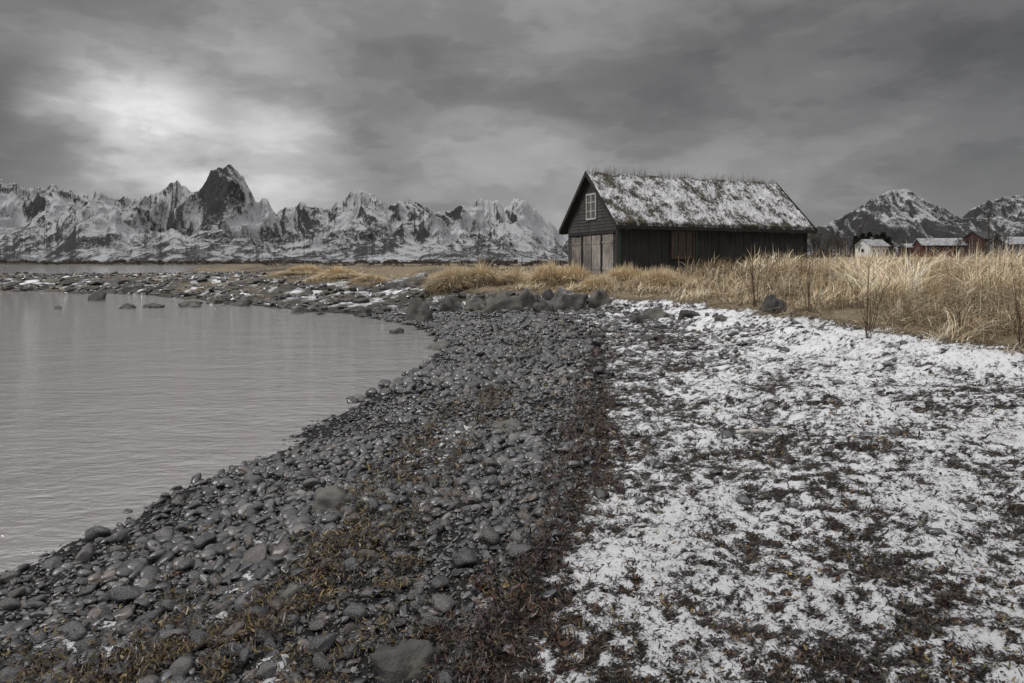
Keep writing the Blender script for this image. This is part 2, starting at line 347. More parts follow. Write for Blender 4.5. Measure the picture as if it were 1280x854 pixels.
def merge(shapes,pos,size,rz,tilt,tints=None):
    outV=[];outF=[];outT=[];o=0
    n=len(pos); ks=rng.integers(0,len(shapes),n)
    for k in range(len(shapes)):
        idx=np.where(ks==k)[0]
        if len(idx)==0: continue
        V,F=shapes[k]; c,s=np.cos(rz[idx]),np.sin(rz[idx])
        tx,ty=tilt[idx,0],tilt[idx,1]
        x=V[None,:,0]*size[idx,None]; y=V[None,:,1]*size[idx,None]; zz=V[None,:,2]*size[idx,None]
        zz=zz+x*tx[:,None]+y*ty[:,None]
        X=x*c[:,None]-y*s[:,None]+pos[idx,0,None]; Y=x*s[:,None]+y*c[:,None]+pos[idx,1,None]; Z=zz+pos[idx,2,None]
        outV.append(np.stack([X,Y,Z],-1).reshape(-1,3))
        outF.append((F[None]+ (np.arange(len(idx))*len(V))[:,None,None]+o).reshape(-1,3)); o+=len(idx)*len(V)
        if tints is not None: outT.append(np.repeat(tints[idx],len(V),0))
    return np.concatenate(outV),np.concatenate(outF),(np.concatenate(outT) if tints is not None else None)
TP=np.array([(.42,.43,.46),(.9,.91,.96),(1.2,1.17,1.14),(.5,.5,.52),(1.5,1.22,1.02),(2.2,2.05,1.9),(.3,.3,.3),(.8,.8,.84),(.62,.58,.54),(1.4,1.36,1.32)])
def tints(n): return TP[rng.integers(0,len(TP),n)]*rng.uniform(.75,1.25,(n,1))
cm=[]
for k in range(16):
    V,F=stone(3,100+k,.75,.54,.07); m=npmesh('cobble',V,F,True); m.materials.append(M['cob']); cm.append(m)
big=[]; tries=0
while len(big)<300 and tries<60000:
    tries+=1
    y=2.3*math.exp(random.random()*.95); u=random.uniform(-.74,.06); x=u*y
    if x>float(xstrip(y))-.12: continue
    r=random.uniform(.034,.066)*(1 if random.random()<.85 else 1.4)
    if any((x-b[0])**2+(y-b[1])**2<((r+b[2])*.9)**2 for b in big): continue
    big.append((x,y,r))
bx=np.array([b[:2] for b in big]); bz,bd,_=terrain(bx[:,0],bx[:,1])
src=None; B3=[]
for i,(x,y,r) in enumerate(big):
    if bd[i]<.15: continue
    B3.append((x,y,r))
    if src is None:
        o=link('cobble',cm[0],None); src=o
        tag(o,'grey rounded cobble lying in the foreground shingle of the beach','stone','larger cobbles in the foreground shingle')
    else:
        o=src.copy(); o.data=cm[i%16]; C.objects.link(o)
    o.location=(x,y,float(bz[i])+r*.42); o.scale=(r,r,r); o.rotation_euler=(random.gauss(0,.22),random.gauss(0,.22),random.uniform(0,6.28))
B3=np.array(B3)
def scatter(y0,y1,sp,x0f,x1f):
    pts=[]
    ys=np.arange(y0,y1,sp*.87)
    for j,yy in enumerate(ys):
        xs=np.arange(x0f,x1f,sp)+(j%2)*sp/2; pts.append(np.stack([xs,np.full_like(xs,yy)],-1))
    p=np.concatenate(pts); return p+rng.normal(0,sp*.28,p.shape)
def shingle(p,rlo,rhi,shapes,lift=.2,filt=None):
    z,d,dg=terrain(p[:,0],p[:,1]); s=p[:,0]-xstrip(p[:,1])
    keep=(d>-.45)&(s<rng.normal(-.04,.10,len(p)))&(dg<-.3)&(np.abs(p[:,0])<.95*(p[:,1]+.6))
    thin=(d<.25)&(rng.random(len(p))>.35+d*1.6); keep&=~thin
    if filt is not None: keep&=filt(p)
    p=p[keep]; z=z[keep]; d=d[keep]; n=len(p); sz=.8+.5*ss(-.3,.4,fbm(p[:,0]*.8,p[:,1]*.6,3,71)); r=(rlo+(rhi-rlo)*rng.random(n)**2.2)*sz
    t=tints(n)*np.where(d<.35,.5,1)[:,None]*(.8+.4*ss(-.3,.3,fbm(p[:,0]*.9,p[:,1]*.7,3,72)))[:,None]
    return merge(shapes,np.stack([p[:,0],p[:,1],z+r*lift],-1),r,rng.uniform(0,6.28,n),rng.normal(0,.22,(n,2)),t)
S3=[stone(3,200+k,.75,.54,.07) for k in range(14)]; S2=[stone(2,300+k,.6,.56,.05) for k in range(20)]
def notbig(p):
    k=np.ones(len(p),bool)
    for b in B3: k&=((p[:,0]-b[0])**2+(p[:,1]-b[1])**2)>(b[2]*.85)**2
    return k
a=shingle(scatter(1.7,4.0,.050,-3.6,.4),.014,.050,S3,.2,notbig)
b_=shingle(scatter(4.0,9,.058,-3.6,1.2),.018,.062,S2,.2,notbig)
c_=shingle(scatter(9,26,.105,-5,2.5),.03,.12,S2,.2)
e_=shingle(scatter(1.7,6.0,.034,-3.6,.6),.008,.017,S2,.5,None)
ps=np.stack([rng.uniform(.2,6,2600),rng.uniform(3,22,2600)],-1); zt,dt,gt=terrain(ps[:,0],ps[:,1]); s0=ps[:,0]-xstrip(ps[:,1])
kk=(s0>0)&(gt<-.2)&(rng.random(len(ps))<np.exp(-s0/1.6)*ss(2,14,ps[:,1])+.05); ps=ps[kk]; zt=zt[kk]; n=len(ps); r_=rng.uniform(.018,.05,n)*(1+.07*ps[:,1])
g_=merge(S2,np.stack([ps[:,0],ps[:,1],zt+r_*.15],-1),r_,rng.uniform(0,6.28,n),rng.normal(0,.22,(n,2)),tints(n))
V=[];F=[];T=[];o=0
for q in (a,b_,c_,e_,g_): V.append(q[0]);F.append(q[1]+o);T.append(q[2]);o+=len(q[0])
me=npmesh('shingle',np.concatenate(V),np.concatenate(F),True,np.concatenate(T))
tag(link('shingle',me,M['cobs']),'dark grey shingle of small rounded stones covering the shore','shingle',kind='stuff')

def boulder(px,py,w,h,label,mat='boul',seed=1,ang=.8,group=None,name='boulder',cat='boulder',rz=None,sink=.25):
    x,y,zz=hit(px,py); W=w/FP*y/2; H=h/FP*y
    V,F=stone(4 if w>24 else 3,seed+500,ang,.8,.20)
    V=V/np.array([1,np.abs(V[:,1]).max(),V[:,2].max()])
    V=V*np.array([W,W*.75,H])
    me=npmesh(name,V,F,True); o=link(name,me,M[mat]); o.location=(x,y+W*.5,zz-H*sink*.2); o.rotation_euler=(0,0,random.uniform(-.25,.25) if rz is None else rz)
    return tag(o,label,cat,group)
boulder(507,852,100,34,'broad flat grey boulder cut off by the bottom edge of the photo',seed=3,ang=.5)
boulder(408,642,62,30,'pale grey rounded boulder on the shingle, largest stone halfway to the waterline','pale',4,.6)
boulder(548,437,44,12,'low flat rock at the waterline where the beach narrows','pale',5,.6)
boulder(632,540,58,12,'flat pale slab lying in the middle of the shingle','pale',6,.5)
boulder(521,404,40,34,'tall dark upright boulder standing at the water edge',seed=7,ang=.95)
boulder(497,417,24,7,'small black rock poking from the water beside the tall boulder',seed=8)
boulder(564,391,44,22,'dark rounded boulder just right of the tall boulder',seed=9)
boulder(594,391,34,18,'squat grey boulder between two larger ones in the shore row',seed=10)
boulder(626,392,60,30,'big dark angular boulder in the row below the straw grass',seed=11,ang=.95)
boulder(657,387,36,28,'narrow dark boulder leaning beside the big angular one','bsnow',12,.95)
boulder(680,391,28,15,'small grey rock in front of the boulder row',seed=13)
boulder(710,387,54,28,'broad grey boulder at the right of the row below the cabin doors','bsnow',14,.8)
boulder(750,383,32,22,'dark boulder at the right end of the row, below the gable',seed=15)
boulder(688,376,24,16,'small dark boulder tucked behind the broad grey one',seed=16)
boulder(511,359,66,19,'large pale rounded outcrop dusted with snow left of the straw tuft','bsnow',17,.5)
boulder(970,392,40,24,'grey boulder at the foot of the straw grass right of the cabin',seed=118,ang=.3)
boulder(820,399,44,16,'dark flat rock in the snow below the cabin window',seed=19)
boulder(798,404,24,10,'small brown rock beside the dark flat rock in the snow',seed=20)
boulder(862,398,30,11,'low dark rock in the snow right of the flat rock',seed=21)
boulder(748,424,26,9,'small grey rock in the dark weed line below the cabin',seed=22)
boulder(905,402,22,8,'small rock half buried in snow near the grass edge',seed=23)
boulder(810,427,18,7,'little dark stone alone on the upper snow',seed=24)
boulder(118,376,22,13,'round dark rock standing in the water at left','boul',25)
boulder(71,386,10,4,'tiny dark rock farthest left in the near water','boul',26)
boulder(157,386,22,7,'low dark rock in the water right of the round one','boul',27)
boulder(188,385,28,6,'long flat dark rock in the water','boul',28)
boulder(235,384,36,8,'widest of the flat dark rocks in the water','boul',29)
boulder(452,396,30,12,'dark rock where the spit meets the beach','boul',30)
boulder(300,383,28,10,'dark rock at the near edge of the spit','boul',31)
boulder(237,695,34,10,'flat dark cobble near the waterline at lower left','boul',32,.5)
boulder(457,705,40,16,'smooth dark grey boulder in the foreground shingle','boul',33,.5)
boulder(360,757,44,20,'squarish brown grey boulder in the lower left shingle','pale',34,.7)
boulder(602,497,26,8,'small flat stone by the weed line','boul',35,.5)
sm=[]
for k in range(12):
    V,F=stone(3,700+k,.9,.5,.22); m=npmesh('shore_rock',V,F,True); m.materials.append(M['boul'] if k%4 else M['bsnow']); sm.append(m)
src=None; cnt=0; tr=0
while cnt<220 and tr<9000:
    tr+=1
    px=random.uniform(0,745); py=random.uniform(346,396) if px>230 else random.uniform(351,368)
    if px>540: py=random.uniform(362,396)
    x,y,zz=hit(px,py); z0,d0,g0=terrain(np.array([x]),np.array([y]))
    if d0[0]<-2.2 or (g0[0]>.1 and px>470) or y>85: continue
    edge=math.exp(-max(d0[0],0)/2.5)
    if random.random()>.35+.65*edge: continue
    r=random.uniform(.12,.34)*(1 if random.random()<.82 else 1.7)*(1+.012*(y-25))
    if src is None:
        o=link('shore_rock',sm[0],None); src=o; tag(o,'rough grey shore rock among many on the low rocky spit','rock','rocks strewn along the rocky spit')
    else: o=src.copy(); o.data=sm[cnt%12]; C.objects.link(o)
    o.location=(x,y,max(float(z0[0]),-.12)+r*.08); o.scale=(r,r,r*random.uniform(.6,1.1)); o.rotation_euler=(random.gauss(0,.2),random.gauss(0,.2),random.uniform(0,6.28)); cnt+=1
p=np.stack([rng.uniform(-60,4,26000),rng.uniform(21,72,26000)],-1); zt,dt,gt=terrain(p[:,0],p[:,1])
k=(dt>-.1)&(gt<.2)&(rng.random(len(p))<(.14+.35*np.exp(-np.clip(dt,0,9)/1.2))*(1+1.5*fbm(p[:,0]*.3,p[:,1]*.3,3,99))); p=p[k]; zt=zt[k]; n=len(p); r=rng.uniform(.05,.20,n)*(1+.01*(p[:,1]-22))
V,F,T=merge(S2,np.stack([p[:,0],p[:,1],zt+r*.15],-1),r,rng.uniform(0,6.28,n),rng.normal(0,.25,(n,2)),tints(n)*.75*np.array([1.05,.98,.9]))
tag(link('shore_rubble',npmesh('shore_rubble',V,F,False,T),M['cobs']),'loose stone rubble covering the rocky spit','rubble',kind='stuff')
x,y,zz=hit(945,549); mb=MB(); pts=[(-.17,0,.015),(-.05,.012,.022),(.06,.0,.02),(.17,-.012,.015)]
for i in range(3): mb.tube(pts[i],pts[i+1],[.014,.020,.018,.012][i],[.014,.020,.018,.012][i+1],7)
mb.tube((.03,0,.02),(.07,.05,.03),.006,.003,5)
o=mb.build('driftwood_stick',M['drift'],None,True); o.location=(x,y,zz+.04); tag(o,'pale bleached driftwood stick lying on the snow litter','driftwood')

# ------------------------------------------------------------ seaweed / litter flakes
def flakes(p,zz,L_,W_,tint,tl=.45):
    n=len(p); a=rng.uniform(0,2*np.pi,n); dx,dy=np.cos(a),np.sin(a); ex,ey=-dy,dx
    pit=rng.normal(0,tl,n); curl=rng.uniform(-.5,.8,n); side=rng.normal(0,.35,n); tw=rng.normal(0,.5,n)
    V=np.zeros((n,6,3))
    for j,t in enumerate((-.5,0,.5)):
        cx=p[:,0]+dx*L_*t+ex*side*L_*t*t*2; cy=p[:,1]+dy*L_*t+ey*side*L_*t*t*2; cz=zz+np.abs(pit)*L_*.5+pit*L_*t+curl*L_*(t*t)
        w=W_*(1 if j==1 else .5); tz=tw*w*(1+j*.3)
        V[:,j*2]=np.stack([cx-ex*w/2,cy-ey*w/2,cz-tz/2],-1); V[:,j*2+1]=np.stack([cx+ex*w/2,cy+ey*w/2,cz+tz/2],-1)
    f=np.array([[0,1,3,2],[2,3,5,4]]); F=(f[None]+(np.arange(n)*6)[:,None,None]).reshape(-1,4)
    return V.reshape(-1,3),F,np.repeat(tint,6,0)
WT=np.array([(.010,.007,.006),(.018,.010,.007),(.030,.016,.010),(.012,.009,.007),(.06,.025,.012),(.03,.024,.011),(.09,.042,.014),(.17,.12,.03),(.13,.09,.04),(.07,.06,.018)])
WPR=np.array([.22,.18,.14,.14,.08,.07,.05,.035,.035,.05])
def weedmask(X,Y,d,sn):
    s=X-xstrip(Y); n1=fbm(X*1.6,Y*.9,4,81); n2=fbm(X*4,Y*4,4,85)
    w=np.exp(-((s-.02+.14*n1)/(.11+.018*Y))**2)*(1.0+.9*n2)
    x2=np.interp(Y,[1.5,2.7,3.3,4.2,6,8,14],[-2.1,-1.7,-1.35,-.95,-.65,-.4,.2])
    w2=np.exp(-((X-x2)/.34)**2)*ss(-.1,.25,n1+.5*n2+.12)
    w3=np.exp(-(((X+1.7)/.9)**2+((Y-2.6)/.6)**2))*ss(-.3,.3,n2)*1.3
    w4=ss(.40,.75,n2+n1*.6)*.8*ss(.5,1.5,d)
    left=np.maximum(np.maximum(np.maximum(w,w2),w3),w4)
    left=left*(1-.85*ss(.0,.3,sn))
    right=ss(.10,-.30,sn)*.50+.075+.20*ss(.12,.5,n2)
    r=np.where(s>.16,right,left); r=np.where((s>.16)&(s<.8),np.maximum(r,w*.8),r)
    return np.clip(r,0,1)*(d>.1)
VV=[];FF=[];TT=[];o=0
for (N_,y0,y1,ls) in ((400000,1.9,5.2,.68),(250000,5.2,11,1.05),(120000,11,24,1.8)):
    y=np.exp(rng.uniform(np.log(y0),np.log(y1),N_)); u=rng.uniform(-.8,.86,N_); x=u*y
    zt,dt,gt=terrain(x,y); sn_=snowfield(x,y,dt,gt); zt=zt+.012*ss(-.1,.3,sn_)
    wm=weedmask(x,y,dt,sn_); k=(rng.random(N_)<wm*.62)&(gt<.3); x,y,zt=x[k],y[k],zt[k]; s=x-xstrip(y); n=len(x)
    L_=rng.uniform(.010,.042,n)*ls; W_=L_*rng.uniform(.10,.42,n)
    hue=ss(-.1,.4,fbm(x*1.8,y*1.5,3,88)); lf=(s<-.30); band=(np.abs(s)<.35)
    tt=WT[rng.choice(len(WT),n,p=WPR/WPR.sum())]*rng.uniform(.6,1.3,(n,1))*(.7+.8*hue)[:,None]
    tt=np.where((lf&(rng.random(n)<.25))[:,None],np.array([(.11,.075,.020)])*rng.uniform(.5,1.5,(n,1)),tt)
    tt=np.where((band&(rng.random(n)<.25))[:,None],np.array([(.050,.021,.013)])*rng.uniform(.5,1.5,(n,1)),tt)
    zo=rng.random(n)**2*.02*ls+np.where(s<.0,.030,0.002)
    v,f,t=flakes(np.stack([x,y],-1),zt+zo,L_*np.where(lf|band,1.4,1),W_,tt); VV.append(v);FF.append(f+o);TT.append(t);o+=len(v)
tag(link('seaweed_litter',npmesh('seaweed_litter',np.concatenate(VV),np.concatenate(FF),False,np.concatenate(TT)),M['weed']),'brown and black washed up seaweed litter over snow and stones','seaweed',kind='stuff')

# ------------------------------------------------------------ grass blades
def blades(p,zz,h,w,lean,bend,tint,dark=.45):
    n=len(p); lx,ly=np.cos(lean),np.sin(lean); fa=lean+np.pi/2+rng.normal(0,.6,n); ex,ey=np.cos(fa),np.sin(fa)
    V=np.zeros((n,8,3)); T=np.zeros((n,8,3))
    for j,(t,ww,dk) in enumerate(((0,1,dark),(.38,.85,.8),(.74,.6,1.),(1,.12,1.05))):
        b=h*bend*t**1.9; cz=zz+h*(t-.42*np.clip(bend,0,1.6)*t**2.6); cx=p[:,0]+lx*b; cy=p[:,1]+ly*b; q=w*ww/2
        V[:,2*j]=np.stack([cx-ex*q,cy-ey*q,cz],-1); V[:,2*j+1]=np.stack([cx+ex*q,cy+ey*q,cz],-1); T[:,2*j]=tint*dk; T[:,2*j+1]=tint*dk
    f=np.array([[0,1,3,2],[2,3,5,4],[4,5,7,6]]); F=(f[None]+(np.arange(n)*8)[:,None,None]).reshape(-1,4)
    return V.reshape(-1,3),F,T.reshape(-1,3)
ST=np.array([(.88,.72,.50),(.94,.81,.60),(.74,.58,.38),(.95,.87,.69),(.50,.37,.24),(.80,.67,.47),(.28,.20,.13)])
N_=370000
y=np.exp(rng.uniform(np.log(5),np.log(130),N_)); u=np.where(rng.random(N_)<.78,rng.uniform(-.02,1.05,N_),rng.uniform(-.5,.1,N_)); x=u*y
TU=[(-2.4,29.3,1.0,1.35),(-1.3,29.6,.6,1.15),(1.6,28.5,.8,.85),(2.6,28.6,.8,.85),(4.6,27.5,1.0,.8),(5.6,25.5,1.2,.75),(3.3,25.5,.8,.65),(.2,30.5,.7,.7),(-12,47,1.6,.8),(-17,56,1.8,.9),(-8.5,41,1.0,.6)]
for (tx,ty,tr_,th) in TU:
    m_=int(4200*tr_*tr_+900); x=np.concatenate([x,rng.normal(tx,tr_*.5,m_)]); y=np.concatenate([y,rng.normal(ty,tr_*.5,m_)])
zt,dt,gt=terrain(x,y); cl=fbm(x*.95,y*.95,4,91); cl2=fbm(x*.28,y*.28,3,93)
hx=(x-5.3)*.92+(y-34)*.39; hy=-(x-5.3)*.39+(y-34)*.92
inh=(hx>-.1)&(hx<12.5)&(hy>-.1)&(hy<5.4)
ext=np.arange(len(x))>=N_
k=((gt>-.35+.8*rng.random(len(x)))|ext)&~inh&((rng.random(len(x))<.55+1.1*cl+.3*cl2)|ext)
far=(y>45)&(x<2)&(rng.random(len(x))<.5); k&=~(far&~ext)
brk=(x<-3.5)&(y>30)&(fbm(x*.18,y*.1,4,96)<.08); k&=~(brk&~ext&(rng.random(len(x))<.95))
x,y,zt,gt,cl,cl2,ext=[q[k] for q in (x,y,zt,gt,cl,cl2,ext)]; n=len(x)
hs=.34+.76*ss(5.2,10.5,x)*ss(60,35,y)
for (tx,ty,tr_,th) in TU: hs=np.maximum(hs,th*1.15*np.exp(-((x-tx)**2+(y-ty)**2)/(tr_*1.1)**2))
hs=hs*(.45+.55*ss(-.2,1.0,np.where(ext,1,gt)))*(.76+1.05*np.clip(np.where(ext,.2,cl),-.5,.8)+.35*cl2)
h=np.clip(hs*rng.uniform(.5,1.2,n),.08,1.5); w=np.clip(.00075*y+.001,.004,.045)*rng.uniform(.6,1.4,n)
lean=rng.normal(-2.3,1.0,n)+cl2*2.5+cl*3.5; bend=np.clip(rng.normal(.85,.5,n)+.35*ss(1.,0,gt)+.4*cl,0,2.0)
tt=ST[rng.integers(0,len(ST),n)]*rng.uniform(.6,1.1,(n,1))*(.92+.40*np.clip(cl2,-1,1)+.30*cl)[:,None]
tt=np.where(ext[:,None],tt*.6+np.array([(.38,.32,.22)])*rng.uniform(.6,1.1,(n,1)),tt)
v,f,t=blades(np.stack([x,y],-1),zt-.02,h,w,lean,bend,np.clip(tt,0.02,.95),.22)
tag(link('dry_grass',npmesh('dry_grass',v,f,False,t),M['straw']),'dense pale straw coloured dry grass along the shore and around the cabin','grass',kind='stuff')

def stalk(px,py,hpx,label,seed,n=6):
    random.seed(seed); x,y,zz=hit(px,py); H=hpx/FP*y; th=y/9.
    st=MB()
    for i in range(n):
        a=random.uniform(0,6.28); hh=H*random.uniform(.5,1.0) if i else H; r=random.uniform(0,.28)*H
        p0=Vector((random.uniform(-.03,.03)*H,random.uniform(-.03,.03)*H,0)); p1=p0+Vector((math.cos(a)*r*.4,math.sin(a)*r*.4,hh*.55)); p2=p0+Vector((math.cos(a)*r,math.sin(a)*r,hh))
        st.tube(p0,p1,.0045*th,.0035*th,5); st.tube(p1,p2,.0035*th,.0018*th,5)
        for k in range(8):
            t=random.uniform(.4,1); q=p1.lerp(p2,(t-.5)*2) if t>.5 else p0.lerp(p1,t*2); b=random.uniform(0,6.28); l=random.uniform(.04,.10)
            e=q+Vector((math.cos(b)*l*.7,math.sin(b)*l*.7,l)); st.tube(q,e,.0018*th,.001*th,4)
            if t>.7: st.tube(e,e+Vector((math.cos(b)*.006,math.sin(b)*.006,.018)),.004*th,.002*th,5)
    o=st.build('dry_stalk_plant',M['stalk']); o.location=(x,y,zz-.03); tag(o,label,'plant')
stalk(944,384,72,'tall thin brown stalk standing up left of the grey boulder',1,5)
stalk(1085,424,104,'clump of brown stalks at the grass edge, second from right',2,9)
stalk(1276,434,116,'tallest dark brown stalks at the right edge of the photo',3,9)
stalk(1012,392,68,'brown stalk just right of the grey boulder',4,4)
stalk(1200,420,44,'short brown stalks in front of the straw bank',5,5)
stalk(715,345,34,'thin stalk before the cabin doors',6,3)

# ------------------------------------------------------------ cabin
A=(5.3,34.0); rz=math.atan2(.39,.92); BZ=1.25
cab=empty('turf_roof_cabin',(A[0],A[1],BZ),rz); tag(cab,'old black wooden cabin with snowy turf roof standing in straw grass','cabin')
Lc,Dc=12.4,5.3
def vwall(y,sgn,name):
    mb=MB(); x=0
    while x<Lc-.01:
        w=min(random.choice([.13,.15,.16,.17]),Lc-x); pr=random.uniform(.0,.03)
        mb.box(x+.006,x+w-.006,min(y,y+sgn*(.03+pr)),max(y,y+sgn*(.03+pr)),-.35,2.80+random.uniform(-.01,.01)); x+=w
    mb.box(.01,Lc-.01,min(y,y-sgn*.08),max(y,y-sgn*.08),-.35,2.8)
    return mb.build(name,M['wallb'],cab)
vwall(0,-1,'wall'); vwall(Dc,1,'wall')
for xg,sg,nm in ((0,-1,'gable_wall'),(Lc,1,'gable_wall')):
    mb=MB(); z=-.35
    while z<5.25:
        z1=min(z+.17,5.27)
        def ys(zz): return (0.0,Dc) if zz<=2.84 else (((zz-2.5)/.967-.35),Dc-((zz-2.5)/.967-.35))
        a0,a1=ys(z);b0,b1=ys(z1)
        if b1-b0<.02: break
        pr=.045+random.uniform(-.008,.008)
        xa=xg; xb=xg+sg*pr; xt=xg+sg*.015
        mb.loft([(xa,a0,z),(xb,a0,z),(xb,a1,z),(xa,a1,z)],[(xa,b0,z1),(xt,b0,z1),(xt,b1,z1),(xa,b1,z1)]); z+=.17
    mb.build(nm,M['gable'],cab)
mb=MB()
for i in range(26):
    x=i*Lc/26; mb.box(x+.01,x+Lc/26-.01,-.11-random.uniform(0,.05),-.065,-.4,.06+random.uniform(0,.06))
mb.build('stone_plinth',M['pale'],cab)
MB().box(-.05,.09,-.085,-.064,-.3,2.6).build('corner_board',M['green'],cab)
MB().box(-.075,-.05,-.07,.07,-.3,2.75).build('corner_board',M['black'],cab)
MB().box(4.68,4.76,-.095,-.064,-.3,2.6).build('green_post',M['green'],cab)
MB().box(Lc-.12,Lc+.03,-.09,-.064,-.3,2.7).build('corner_board',M['black'],cab)
MB().box(6.2,6.27,-.085,-.064,-.3,2.7).build('batten',M['black'],cab)
def window(x0,x1,z0,z1,nx,nz,fm,pm,name='window'):
    f=MB(); t=.10; y0,y1=-.13,-.065
    f.box(x0,x0+t,y0,y1,z0,z1).box(x1-t,x1,y0,y1,z0,z1).box(x0+t,x1-t,y0,y1,z0,z0+t).box(x0+t,x1-t,y0,y1,z1-t,z1)
    for i in range(1,nx):
        c=x0+(x1-x0)*i/nx; f.box(c-.03,c+.03,y0+.01,y1,z0+t,z1-t)
    for j in range(1,nz):
        c=z0+(z1-z0)*j/nz; f.box(x0+t,x1-t,y0+.015,y1-.002,c-.022,c+.022)
    o=f.build(name,fm,cab); MB().box(x0+t,x1-t,-.080,-.066,z0+t,z1-t).build('pane',pm,o)
    MB().box(x0-.05,x1+.05,-.17,-.065,z0-.05,z0-.003).build('sill',fm,o); return o
o=window(3.1,4.58,.95,2.36,3,2,M['rust'],M['rglass']); o['label']='dull red brown latticed window in the long wall'
def gwin(y0,y1,z0,z1):
    f=MB(); t=.08; a,b=-.11,-.050
    f.box(a,b,y0,y0+t,z0,z1).box(a,b,y1-t,y1,z0,z1).box(a,b,y0+t,y1-t,z0,z0+t).box(a,b,y0+t,y1-t,z1-t,z1)
    c=(y0+y1)/2; f.box(a+.01,b,c-.04,c+.04,z0+t,z1-t)
    for q in (1,2): zc=z0+(z1-z0)*q/3; f.box(a+.02,b-.002,y0+t,c-.04,zc-.02,zc+.02).box(a+.02,b-.002,c+.04,y1-t,zc-.02,zc+.02)
    o=f.build('window',M['gwin'],cab); MB().box(-.070,-.054,y0+t,y1-t,z0+t,z1-t).build('pane',M['glass'],o); o['label']='pale framed casement window in the gable'
gwin(2.05,3.12,3.0,4.4)
for i,(y0,y1,m,zt_) in enumerate(((.35,1.42,'door',2.15),(1.62,2.5,'door',2.15),(2.56,3.45,'doord',2.15),(3.7,4.75,'doord',2.1))):
    mb=MB(); yy=y0
    while yy<y1-.02:
        w=min(.15,y1-yy); mb.box(-.085-random.uniform(0,.016),-.05,yy+.006,yy+w-.006,-.2,zt_+random.uniform(-.02,.02)); yy+=w
    o=mb.build('door',M[m],cab)
    MB().box(-.118,-.103,y0+.02,y1-.02,.35,.47).box(-.118,-.103,y0+.02,y1-.02,1.7,1.82).build('door_brace',M[m],o)
MB().box(-.12,-.05,.2,5.1,2.2,2.32).build('door_lintel',M['black'],cab)
for yy in (1.47,3.5): MB().box(-.11,-.05,yy,yy+.1,-.2,2.17).build('door_post',M['black'],cab)
nxr,nv=420,170
xs=np.linspace(-.36,Lc+.36,nxr); ypr=np.linspace(-.42,5.72,nv)
top=2.5+.18+(2.65+.35-np.abs(ypr-2.65))*.967; top=np.where(np.abs(ypr-2.65)<.12,top-(.12-np.abs(ypr-2.65))*.5,top)
XX,YYr=np.meshgrid(xs,ypr,indexing='ij'); ZZ=np.repeat(top[None],nxr,0)+fbm(XX*1.4,YYr*1.8,3,120)*.08+fbm(XX*7,YYr*7,4,121)*.06
ed=np.minimum(np.minimum(XX+.36,Lc+.36-XX)/.12,np.minimum(YYr+.42,5.72-YYr)/.1); ZZ-=.10*(1-np.clip(ed,0,1))**2
YYr=YYr+fbm(XX*3,YYr*0+2,4,125,.7)*.12*(np.clip(1-(YYr+.42)/.4,0,1))
XX=np.pad(XX,1,'edge');YYr=np.pad(YYr,1,'edge');ZZ=np.pad(ZZ,1,'edge'); sk=.15
ZZ[0,:]-=sk;ZZ[-1,:]-=sk;ZZ[1:-1,0]-=sk;ZZ[1:-1,-1]-=sk
def rpat(a,b): return fbm(a*7.5,b*6.5,4,130,.75)*.5+fbm(a*2,b*2.2,3,133)*.36+fbm(a*.7,b*.9,3,135)*.38
rsn=rpat(XX,YYr)+.17-.3*ss(5.3,5.6,ZZ)-.22*ss(3.0,2.7,ZZ)
rsn[0,:]=-1;rsn[-1,:]=-1;rsn[:,0]=-1;rsn[:,-1]=-1
rc=np.zeros(XX.shape+(3,)); rc[:]=(.050,.038,.027); gmix=ss(-.1,.3,fbm(XX*1.2,YYr*1.2,4,140))[...,None]; rc=rc*(1-gmix)+np.array((.068,.062,.040))*gmix
me=npmesh('roof',np.stack([XX,YYr,ZZ],-1),gridfaces(*XX.shape),True,rc,{'snow':rsn}); roof=link('roof',me,M['turf'],cab); roof['label']='turf roof patched with snow and dry grass'
dk=MB()
for sgn in (0,1):
    def yy_(v): return v if sgn==0 else 5.3-v
    P=[(yy_(-.33),2.5-.05),(yy_(2.65),5.34),(yy_(2.65),5.46),(yy_(-.33),2.62)]
    dk.loft([(-.33,a,b) for a,b in P],[(Lc+.33,a,b) for a,b in P])
dk.build('roof_deck',M['black'],roof)
for xe in (-.40,Lc+.365):
    for sgn in (0,1):
        def yy_(v): return v if sgn==0 else 5.3-v
        P=[(yy_(-.45),2.34),(yy_(2.645),5.33),(yy_(2.645),5.60),(yy_(-.45),2.60)]
        MB().loft([(xe,a,b) for a,b in P],[(xe+.035,a,b) for a,b in P]).build('barge_board',M['black'],roof)
MB().box(-.36,Lc+.36,-.475,-.44,2.38,2.55).build('eave_board',M['black'],roof)
MB().box(-.36,Lc+.36,5.74,5.775,2.38,2.55).build('eave_board',M['black'],roof)
N_=34000; x=rng.uniform(-.34,Lc+.34,N_); yv=rng.uniform(-.45,5.5,N_); rid=rng.random(N_)<.16; yv=np.where(rid,2.65+rng.normal(0,.16,N_),yv)
eav=rng.random(N_)<.12; yv=np.where(eav&~rid,-.42+np.abs(rng.normal(0,.06,N_)),yv)
zt=2.66+(3.0-np.abs(yv-2.65))*.967; pat=rpat(x,yv)+.17; cl=fbm(x*.8+3,yv*0,6,151,.75)
k=(rng.random(N_)<np.where(rid,.28+cl*.7,np.where(eav,.8,np.where(pat>.05,.07,.28)))); x,yv,zt,rid,eav,cl=[q[k] for q in (x,yv,zt,rid,eav,cl)]; n=len(x)
h=np.where(rid,.05+.60*rng.random(n)**2*(1+.5*cl),np.where(eav,rng.uniform(.05,.2,n),rng.uniform(.03,.11,n)))
